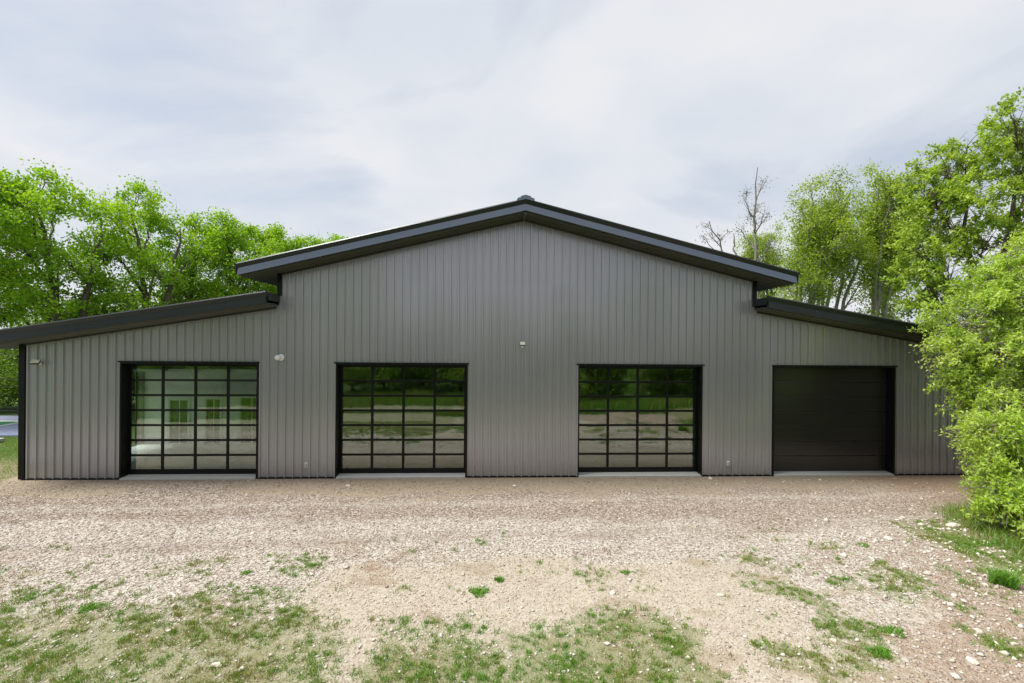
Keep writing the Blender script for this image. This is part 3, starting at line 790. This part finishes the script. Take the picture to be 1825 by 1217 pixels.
# cottonwoods of the left row (a few shapes, turned and scaled)
COT = []
for k, (sd_, lean, n) in enumerate(((21, (0.5, 0), 16), (22, (-2.6, .4), 14), (23, (.9, -.5), 13), (24, (-1.2, 0), 15))):
    lb = auto_lobes(sd_, n, 16.4, 6.4, 3.9, lean, (1.35, 2.1))
    tr = [[(0, 0, -.3), (lean[0] * .05, 0, 4), (lean[0] * .35, lean[1] * .3, 9), (lean[0], lean[1], 15)]]
    if k in (1, 2): tr.append([(.1, 0, 1.5), (1.0, .2, 6), (1.6, .6, 13)])
    COT.append(make_tree(sd_, 16.4, .42, lb, tr, 14, 80, .20, .072, .34, tone=(.05, .0, .05, -.05)[k]))
left = [
 (-31.5, 11.0, 0, 20, 1.00, 'broad cottonwood at the left picture edge, tallest of the left row'),
 (-27.5, 13.5, 1, 0, .99, 'second cottonwood from the left picture edge, dense bright crown'),
 (-24.6, 17.0, 1, -15, 1.02, 'cottonwood with a forked leaning trunk above the left wing roof'),
 (-24.9, 21.5, 2, 140, 1.00, 'cottonwood with a straight dark trunk and thin crown, left row'),
 (-22.0, 23.5, 3, 60, 1.00, 'cottonwood left of the main roof corner with spreading dark limbs'),
 (-20.6, 27.0, 0, 200, 1.02, 'cottonwood directly above the left corner of the main roof'),
 (-18.6, 29.5, 2, 250, 1.0, 'second last cottonwood of the left row, behind the main roof edge'),
 (-16.0, 31.0, 3, 310, 1.02, 'cottonwood just right of the main roof corner, low behind the slope'),
 (-13.4, 35.0, 0, 75, 1.02, 'last and smallest looking cottonwood of the left row by the roof slope'),
 ]
for (x, y, k, rz, s, lab) in left:
    place('cottonwood_tree', COT[k][0], COT[k][1], (x, y, 0), rz, s, 'bark', 'leaf_cotton', lab, 'tree', 'cottonwoods left of the building')

# undergrowth on the left
SH = []
for k in range(2):
    lb = auto_lobes(50 + k, 10, 5.6, .7, 2.2, (0, 0), (1.0, 1.5))
    SH.append(make_tree(50 + k, 5.6, .09, lb, [[(0, 0, -.2), (.2, 0, 2), (.3, .1, 4.6)], [(.2, 0, -.2), (-.5, .3, 2), (-.9, .4, 4)]], 16, 130, .12, .045, .36))
for (x, y, k, rz, s, lab) in [
  (-36.5, 16.5, 0, 0, 1.1, 'green shrub behind the court fence at the left picture edge'),
  (-33.0, 17.5, 1, 80, 1.3, 'green shrub behind the fence post at far left'),
  (-28.5, 17.0, 0, 140, 1.6, 'tall shrub under the dense cottonwoods above the left wing roof'),
  (-25.5, 21.0, 1, 200, 1.6, 'pale green shrub under the forked cottonwood'),
  (-22.5, 27.5, 0, 260, 1.7, 'shrub below the main roof corner between the cottonwood trunks'),
  (-20.0, 22.0, 1, 300, 1.5, 'shrub seen just above the top end of the left wing roof')]:
    place('shrub', SH[k][0], SH[k][1], (x, y, 0), rz, s, 'bark', 'leaf_shrub', lab, 'shrub', 'shrubs left of the building')

# poplars on the right: several leaning stems each
POP = []
for k, sd_ in enumerate((31, 32, 33)):
    rng = np.random.default_rng(sd_); st = []; lb = []
    for i in range(5):
        a = rng.uniform(-1.6, 2.2); ty = rng.uniform(-1.2, 1.2); h = rng.uniform(14.5, 18.2)
        st.append([(rng.uniform(-.5, .5), rng.uniform(-.4, .4), -.3), (a * .2 + .2, ty * .3, h * .35), (a * .8 + .9, ty * .8, h * .72), (a * 1.1 + 1.7, ty, h)])
        for t in (.62, .74, .84, .93, 1.0):
            j = t * 3; i0 = min(int(j), 2); fr = j - i0; p = np.array(st[-1][i0]) * (1 - fr) + np.array(st[-1][i0 + 1]) * fr
            p = p + rng.normal(size=3) * np.array([.7, .7, .3]); s = rng.uniform(.9, 1.5)
            lb.append((p[0], p[1], p[2], s, s * 1.1))
    for i in range(3):
        a = rng.uniform(0, 6.28); lb.append((math.cos(a) * 1.6, math.sin(a) * 1.6, rng.uniform(4.5, 9.5), 1.2, 1.2))
    POP.append(make_tree(sd_, 18, .24, lb, st, 12, 60, .17, .06, .32, tone=(.03, -.03, .0)[k], flat=1.0))
for (x, y, k, rz, s, lab) in [
  (26.0, 20.5, 0, 0, 1.02, 'poplar clump right of the bare tree, behind the main roof tip'),
  (29.6, 22.0, 1, 10, 1.06, 'thin poplar clump in the middle of the right group'),
  (33.2, 21.0, 2, -10, 1.07, 'poplar clump with leaning pale stems beside the tall tree on the right'),
  (28.5, 27.5, 2, 150, .9, 'low poplar clump in the second rank behind the right wing roof'),
  (36.5, 24.5, 0, 20, 1.1, 'poplar clump farthest right, half hidden by the tall tree'),
  (22.8, 27.5, 1, 60, .55, 'low young poplar seen between the main roof tip and the right wing roof')]:
    place('poplar_tree', POP[k][0], POP[k][1], (x, y, 0), rz, s, 'bark_pale', 'leaf_poplar', lab, 'tree', 'poplars right of the building')

# thin, nearly bare trees behind the right roof slope
lb = [(math.cos(i * 2.4) * r, math.sin(i * 2.4) * r * .8, z, s, s * 1.2) for i, (z, r, s) in enumerate(((13.6, 1.3, .5), (14.8, 1.2, .5), (15.8, 1.4, .5), (16.8, 1.1, .5), (17.7, .9, .5), (18.6, .5, .5), (16.2, .7, .5), (15.2, 1.3, .4)))]
wm, lm = make_tree(41, 20, .17, lb, [[(0, 0, -.2), (.1, 0, 8), (0, .1, 14), (.15, 0, 20)]], 7, 10, .12, .04, .26)
place('bare_tree', wm, lm, (22.2, 20.0, 0), 0, 1.0, 'bark_pale', 'leaf_grey', 'tall slender tree with sparse grey leaves behind the right roof slope', 'tree')
lb = [(-1.3, 0, 15.0, .5, .7), (-.9, .2, 14.3, .5, .6), (-.4, -.2, 14.0, .4, .6), (.3, .2, 14.2, .4, .5), (-1.6, .1, 14.0, .4, .6)]
wm, lm = make_tree(42, 15, .13, lb, [[(1.2, 0, -.2), (1.1, 0, 7), (.4, .1, 12), (-1.2, 0, 15.4)], [(1.2, 0, -.2), (1.4, 0, 9), (1.1, .1, 13), (.9, 0, 14.4)]], 5, 7, .12, .04, .22)
place('bare_tree', wm, lm, (19.4, 20.0, 0), 0, 1.0, 'bark_pale', 'leaf_grey', 'low leaning bare branches just above the right roof slope', 'tree')

# tall tree beyond the right wing
lb = [(-2.3, 0, 13.2, 1.5, 1.2), (-.8, .4, 14.6, 1.5, 1.2), (.9, -.2, 15.6, 1.6, 1.2), (2.4, 0, 16.2, 1.6, 1.2), (-2.8, -.5, 11.0, 1.4, 1.2), (-1.0, .3, 12.2, 1.6, 1.2),
      (1.0, -.4, 13.2, 1.6, 1.2), (2.8, .2, 13.6, 1.6, 1.3), (-2.5, .3, 8.8, 1.5, 1.4), (-.6, -.6, 9.8, 1.6, 1.4), (1.6, .3, 10.6, 1.6, 1.3), (3.2, -.3, 10.6, 1.6, 1.4),
      (-1.6, .3, 6.8, 1.6, 1.3), (.8, -.3, 7.4, 1.7, 1.4), (2.6, .2, 7.8, 1.7, 1.4), (0, 0, 4.8, 1.8, 1.5), (2.4, -.2, 5.0, 1.8, 1.5), (-3.2, 0, 7.6, 1.2, 1.1), (-3.4, .2, 9.6, 1.1, 1.0), (-2.6, -.4, 5.6, 1.2, 1.1), (-3.0, .1, 12.2, 1.0, .9)]
wm, lm = make_tree(43, 16, .28, lb, [[(0, 0, -.3), (.1, 0, 4), (.8, 0, 9), (1.8, .2, 15.4)], [(0, 0, 2.0), (-.6, .1, 6.5), (-1.6, .1, 12.8)]], 24, 90, .17, .046, .40, tone=.02, spray=.8)
place('tall_tree', wm, lm, (25.2, 4.5, 0), 0, 1.03, 'bark', 'leaf_tall', 'tall leafy tree beyond the right wing, rising above the willow', 'tree')

# willow in front of the right wing
lb = [(-1.7, .2, 5.5, .9, .8), (-.5, -.3, 6.3, 1.0, .8), (.9, .2, 6.9, 1.2, .9), (-2.2, 0, 4.7, .55, .5), (-1.4, -.4, 4.7, .8, .7), (.2, -.6, 5.2, 1.1, .9), (1.8, -.2, 6.0, 1.3, 1.0),
      (-1.9, -.2, 3.9, .45, .4), (-1.0, -.3, 3.5, .7, .6), (.1, -.9, 3.8, 1.0, .8), (1.7, -.5, 4.4, 1.3, 1.0), (-.7, -.6, 2.5, .7, .6), (.5, -1.1, 2.6, .9, .8), (2.0, -.8, 2.6, 1.2, 1.0),
      (-.9, -.7, 1.6, .6, .45), (.6, -1.6, 1.4, 1.0, .7), (2.2, -1.4, 1.2, 1.2, .8), (-1.7, -1.7, .75, .6, .4), (-1.2, -1.9, 1.15, .7, .5), (-.8, -1.3, 2.0, .7, .6), (-1.45, -1.0, 1.25, .55, .4), (-.7, -2.1, .7, .8, .45), (-3.4, -2.4, .9, .55, .45), (-3.5, -2.9, .5, .5, .35), (-2.9, -1.9, 1.6, .6, .5), (-3.0, -2.0, 2.5, .5, .5), (-2.3, -1.6, .9, .6, .5), (-2.5, -1.4, 2.3, .5, .5), (-1.7, -1.0, 2.9, .6, .6), (-1.2, -1.2, 2.4, .7, .6), (-1.9, -.5, 3.3, .5, .5), (-.2, -1.4, 3.2, .9, .8), (-.4, -1.0, 1.8, .8, .6), (.9, -1.0, 5.6, 1.1, .9),
      (2.7, .4, 8.2, 1.3, 1.0), (1.2, .5, 8.0, 1.0, .8), (-.2, .4, 7.2, .7, .6), (2.8, 0, 5.0, 1.2, 1.1), (-1.0, .1, 6.2, .7, .6), (.3, .1, 7.0, .9, .7)]
wm, lm = make_tree(44, 9, .16, lb, [[(.8, 0, .1), (.6, 0, 2.5), (.2, 0, 5), (-.3, 0, 7.4)], [(1.0, .1, .1), (1.5, 0, 3), (1.9, .1, 6), (2.2, .2, 8.8)], [(.7, -.2, .1), (-.1, -.3, 2), (-.8, -.3, 4), (-1.5, 0, 5.7)], [(1.2, -.3, .1), (1.4, -1, 1.6), (1.5, -1.1, 3)], [(.6, -.3, .1), (-.5, -1.0, .6), (-2.6, -1.9, 1.0)]],
                   31, 92, .125, .024, .27, droop=.35, tone=.05, spray=.62)
place('willow_tree', wm, lm, (17.55, -3.0, .2), 0, 1.0, 'bark_pale', 'leaf_willow', 'bright green willow in front of the right wing at the right picture edge', 'tree')

# tree line behind the photographer, seen mirrored in glass and paint
back = [(-27, -27, 0), (-20, -28, 3), (-13, -26.5, 2), (-6, -28, 1), (1, -27, 0), (8, -28, 2), (15, -26.5, 3), (23, -27, 0), (-34, -25, 1), (31, -26, 2)]
for i, (x, y, k) in enumerate(back):
    place('cottonwood_tree', COT[k][0], COT[k][1], (x, y, .5), 47 * i, (.50 if -9 < x < 11 else .74) + .03 * (i % 3), 'bark', 'leaf_cotton', 'leafy tree across the lot, seen only mirrored in the glass doors', 'tree', 'trees mirrored in the glass')
mrng = random.Random(3)
for i, (x, y, k) in enumerate([(-29 + 3.3 * q + mrng.uniform(-.8, .8), (-22.3 if -5 < -29 + 3.3 * q < 5 else -20.4) + mrng.uniform(-.9, .9), q % 2) for q in range(18)]):
    place('shrub', SH[k][0], SH[k][1], (x, y, .3), 63 * i, .80 + .14 * (i % 4), 'bark', 'leaf_shrub', 'green shrub across the lot, seen only mirrored in the glass doors', 'shrub', 'shrubs mirrored in the glass')

# ------------------------------------------------------------------ loose stones, grass, litter
rng = np.random.default_rng(77)
def stones(n, fn_density, size, zs, box, seed, tone):
    r = np.random.default_rng(seed)
    X = r.uniform(box[0], box[1], n * 3); Y = r.uniform(box[2], box[3], n * 3)
    k = r.random(n * 3) < fn_density(X, Y); X = X[k][:n]; Y = Y[k][:n]; n = len(X)
    base = np.array([(1, 0, 0), (-1, 0, 0), (0, 1, 0), (0, -1, 0), (0, 0, 1), (0, 0, -1)], float)
    fcs = np.array([(0, 2, 4), (2, 1, 4), (1, 3, 4), (3, 0, 4), (2, 0, 5), (1, 2, 5), (3, 1, 5), (0, 3, 5)])
    s = size * np.exp(r.normal(size=n) * .35)
    V = base[None] * (1 + r.normal(size=(n, 6, 1)) * .22) + r.normal(size=(n, 6, 3)) * .13
    V *= (s[:, None] * np.stack([np.ones(n), r.uniform(.6, 1, n), r.uniform(.4, .7, n)], 1))[:, None]
    a = r.uniform(0, 6.283, n); ca, sa = np.cos(a)[:, None], np.sin(a)[:, None]
    V = np.stack([V[..., 0] * ca - V[..., 1] * sa, V[..., 0] * sa + V[..., 1] * ca, V[..., 2]], -1)
    V += np.stack([X, Y, gz(X, Y) + s * zs], 1)[:, None]
    F = (fcs[None] + (np.arange(n) * 6)[:, None, None]).reshape(-1, 3)
    var = np.repeat(np.clip(tone(X, Y) + r.normal(size=n) * .22, 0, 1), 8)
    return V.reshape(-1, 3), F, var
V, F, var = stones(85000, lambda x, y: np.clip((1 - cov_grass(x, y)) * (1 - .45 * cov_dirt(x, y)) * (1 - .6 * cov_sand(x, y)) + .06, 0, 1), .017, .12, (-20, 17, -11, -.15), 5, lambda x, y: .45 + .25 * cov_pale(x, y))
tag(link('gravel_stones', mesh_np('gravel_stones', V, F, var), M['stone']), 'loose pinkish gravel spread over the yard', 'gravel', kind='stuff')
V, F, var = stones(2400, lambda x, y: sstep(-4.5, -8.5, y) * (.25 + .5 * cov_grass(x, y)), .025, .2, (-13, 14, -11, -3.5), 6, lambda x, y: .6 + 0 * x)
tag(link('white_pebbles', mesh_np('white_pebbles', V, F, var), M['pebble']), 'scattered whitish pebbles in the thin grass', 'pebbles', kind='stuff')
V, F, var = stones(1700, lambda x, y: sstep(6.0, 12.0, x) * sstep(-3.5, -5.5, y) * .8 + .03, .042, .15, (2, 16, -11, -.3), 8, lambda x, y: .6 + 0 * x)
tag(link('cobble_stones', mesh_np('cobble_stones', V, F, var), M['pebble']), 'coarser pale stones towards the willow on the right', 'stones', kind='stuff')

def blades(X, Y, h, w, seed, var, lean=.5, segs=1):
    r = np.random.default_rng(seed); n = len(X); z = gz(X, Y)
    a = r.uniform(0, 6.283, n); b = r.uniform(0, 6.283, n); hh = h * r.uniform(.5, 1.3, n); ww = w * r.uniform(.7, 1.3, n)
    B = np.stack([X, Y, z - .004], 1); S = np.stack([np.cos(a), np.sin(a), 0 * a], 1) * ww[:, None]
    D = np.stack([np.cos(b), np.sin(b), 0 * b], 1) * (hh * lean * r.uniform(.2, 1.4, n))[:, None]
    T = B + D + np.stack([0 * a, 0 * a, hh], 1)
    Mi = B + D * .35 + np.stack([0 * a, 0 * a, hh * .6], 1)
    V = np.stack([B - S, B + S, Mi + S * .7, Mi - S * .7, T], 1).reshape(-1, 3)
    i = np.arange(n)[:, None] * 5
    q = np.concatenate([i + np.array([[0, 1, 2]]), i + np.array([[0, 2, 3]]), i + np.array([[3, 2, 4]])], 1).reshape(-1, 3)
    return V, q, np.repeat(np.clip(var, 0, 1), 3)
def scatter(n, dens, box, seed):
    r = np.random.default_rng(seed); X = r.uniform(box[0], box[1], n); Y = r.uniform(box[2], box[3], n)
    k = r.random(n) < dens(X, Y); return X[k], Y[k], r
CX, CY, r = scatter(52000, lambda x, y: cov_grass(x, y) * (.22 + .78 * sstep(.38, .60, fbm(x * 2.6, y * 2.6, 4))), (-13, 14, -11.2, -4.5), 101)
nb = r.integers(4, 30, len(CX)); own = np.repeat(np.arange(len(CX)), nb)
X = CX[own] + r.normal(size=len(own)) * .032; Y = CY[own] + r.normal(size=len(own)) * .032
hb = np.clip(np.exp(r.normal(size=len(CX)) * .45), .4, 2.4)[own]
gv = .56 + 1.1 * (fbm(X * .8 + 5, Y * .8 + 31, 4) - .45) + .35 * np.exp(-((X + .2) / 2.2) ** 2) + r.normal(size=len(CX))[own] * .22 + r.normal(size=len(X)) * .12
tag(link('thin_grass', mesh_np('thin_grass', *blades(X, Y, .042 * hb, .0048, 1, gv, .9)), M['blade']), 'thin patchy grass in the foreground', 'grass', kind='stuff')
X, Y, r = scatter(60000, lambda x, y: np.clip(cov_grass(x, y) * .35 + cov_red(x, y) * .7 + .02, 0, 1) * sstep(-2.5, -5.5, y), (-12, 16, -11.2, -2), 102)
tag(link('dry_straw', mesh_np('dry_straw', *blades(X, Y, .022, .003, 2, r.random(len(X)), 3.0)), M['straw']), 'dry straw lying on the soil of the yard', 'straw', kind='stuff')
X, Y, r = scatter(75000, lambda x, y: np.clip(cov_red(x, y) * .9 + .06 + .5 * cov_dirt(x, y), 0, 1) * sstep(0, -.4, y), (-16, 17.5, -11.2, -.2), 103)
V, F, var = leaves(np.stack([X, Y, gz(X, Y) + .008], 1), .035, .010, r, r.random(len(X)), 0.0, 6.0)
tag(link('leaf_litter', mesh_np('leaf_litter', V, F, var), M['litter']), 'brown dead leaves scattered over the ground', 'leaf litter', kind='stuff')
X, Y, r = scatter(50000, lambda x, y: sstep(12.2, 13.6, x + (fbm(x, y, 3) - .5) * 1.6 - .22 * (y + 8) * (y > -8)) * sstep(-3.6, -4.6, y), (11, 18, -11, -3.4), 104)
tag(link('tall_grass', mesh_np('tall_grass', *blades(X, Y, .30, .006, 3, .62 + r.normal(size=len(X)) * .25, .7)), M['blade']), 'longer grass growing below the willow at the right picture edge', 'grass', kind='stuff')
X, Y, r = scatter(40000, lambda x, y: .9 + 0 * x, (-28, 28, -20, -14.6), 105)
tag(link('meadow_grass', mesh_np('meadow_grass', *blades(X, Y, .30 + .45 * fbm(X * .5, Y * .5, 3), .016, 4, .62 + 1.6 * (fbm(X * .45 + 9, Y * .9, 3) - .42) + r.normal(size=len(X)) * .25, .5)), M['blade']), 'lush meadow grass across the lot, mirrored in the glass doors', 'grass', kind='stuff')
X, Y, r = scatter(40000, lambda x, y: cov_grass(x, y) * .6 + cov_far(x, y) * .6, (-30, -17.4, -3, 7.3), 106)
tag(link('side_grass', mesh_np('side_grass', *blades(X, Y, .07, .008, 5, .55 + r.normal(size=len(X)) * .25, .7)), M['blade']), 'grass between the left wing and the sports court', 'grass', kind='stuff')

# individual weeds
def weed(x, y, rad, h, n, lab, mat='weed', w=.007):
    r = np.random.default_rng(int(abs(x * 100 + y * 31)))
    a = r.uniform(0, 6.283, n); q = rad * np.sqrt(r.random(n)) * (1 + .3 * np.sin(a * 3))
    X = x + np.cos(a) * q; Y = y + np.sin(a) * q * .8
    o = link('weed_tuft', mesh_np('weed_tuft', *blades(X, Y, h, w, 9, .5 + r.normal(size=n) * .25, .9)), M[mat])
    tag(o, lab, 'weed', 'weed tufts in the yard')
weed(-.20, -7.99, .19, .06, 420, 'wider bright green weed tuft in the middle of the yard')
weed(.23, -7.52, .10, .07, 200, 'small round green weed tuft just behind the wider one mid yard')
weed(3.06, -7.29, .12, .05, 160, 'small green weed right of the middle of the yard')
weed(7.26, -9.51, .20, .06, 340, 'flat green weed patch in the right foreground, larger one')
weed(6.55, -10.05, .16, .08, 340, 'rounded green weed tuft nearest the camera on the right')
weed(11.16, -8.01, .22, .30, 500, 'dark green grass clump at the right picture edge', 'weed', .008)
weed(9.6, -6.1, .14, .06, 180, 'small green weed among pale stones on the right')
weed(-5.35, -7.05, .12, .05, 150, 'tiny green weed left of the middle in the gravel')
weed(-7.6, -8.3, .20, .06, 300, 'green weed patch in the left foreground')
weed(-4.05, -6.75, .10, .05, 120, 'faint green weed at the edge of the pale gravel left of centre')

# individual rocks
def rock(x, y, s, lab, seed):
    bm = bmesh.new(); bmesh.ops.create_icosphere(bm, subdivisions=2, radius=1)
    r = np.random.default_rng(seed); k = r.normal(size=(6, 3)); k /= np.linalg.norm(k, axis=1, keepdims=True)
    for v in bm.verts:
        d = np.array(v.co); f = 1 + .10 * sum(math.sin(3 * float(d @ q) + i) for i, q in enumerate(k)) / 1.5
        for q in k[:4]:
            e = float(d @ q)
            if e > .72: f *= .72 / e
        v.co = Vector((d[0] * f * s, d[1] * f * s * .75, d[2] * f * s * .5))
    me = bpy.data.meshes.new('rock'); bm.to_mesh(me); bm.free()
    o = link('rock', me, M['rock'], loc=(x, y, float(gz(np.array([x]), np.array([y]))[0]) + s * .12)); o.rotation_euler = (0, 0, seed * 1.3)
    tag(o, lab, 'rock', 'single rocks in the yard')
for i, (x, y, s, lab) in enumerate([
  (13.15, -5.05, .26, 'largest pale rock at the foot of the willow'),
  (10.6, -5.75, .17, 'rounded pale rock among stones left of the willow'),
  (4.75, -8.25, .09, 'tan rounded rock in the right half of the yard'),
  (2.55, -8.1, .10, 'whitish rock right of the wider green weed tuft'),
  (-5.0, -1.0, .13, 'flat pale stone close to the wall below the second door'),
  (-6.3, -4.9, .10, 'flat white stone in the pale gravel left of centre'),
  (-8.2, -7.3, .12, 'flat grey stone in the left part of the yard'),
  (-4.3, -9.95, .11, 'flat whitish rock in the grass at the bottom left'),
  (7.9, -10.3, .14, 'long pale rock beside the rounded weed tuft'),
  (6.0, -9.7, .08, 'small white rock left of the flat weed patch'),
  (9.6, -8.4, .09, 'white rock on brown soil near the right edge'),
  (.9, -1.1, .12, 'flat pale stone close to the wall between the middle doors'),
]): rock(x, y, s * .72, lab, 300 + i)
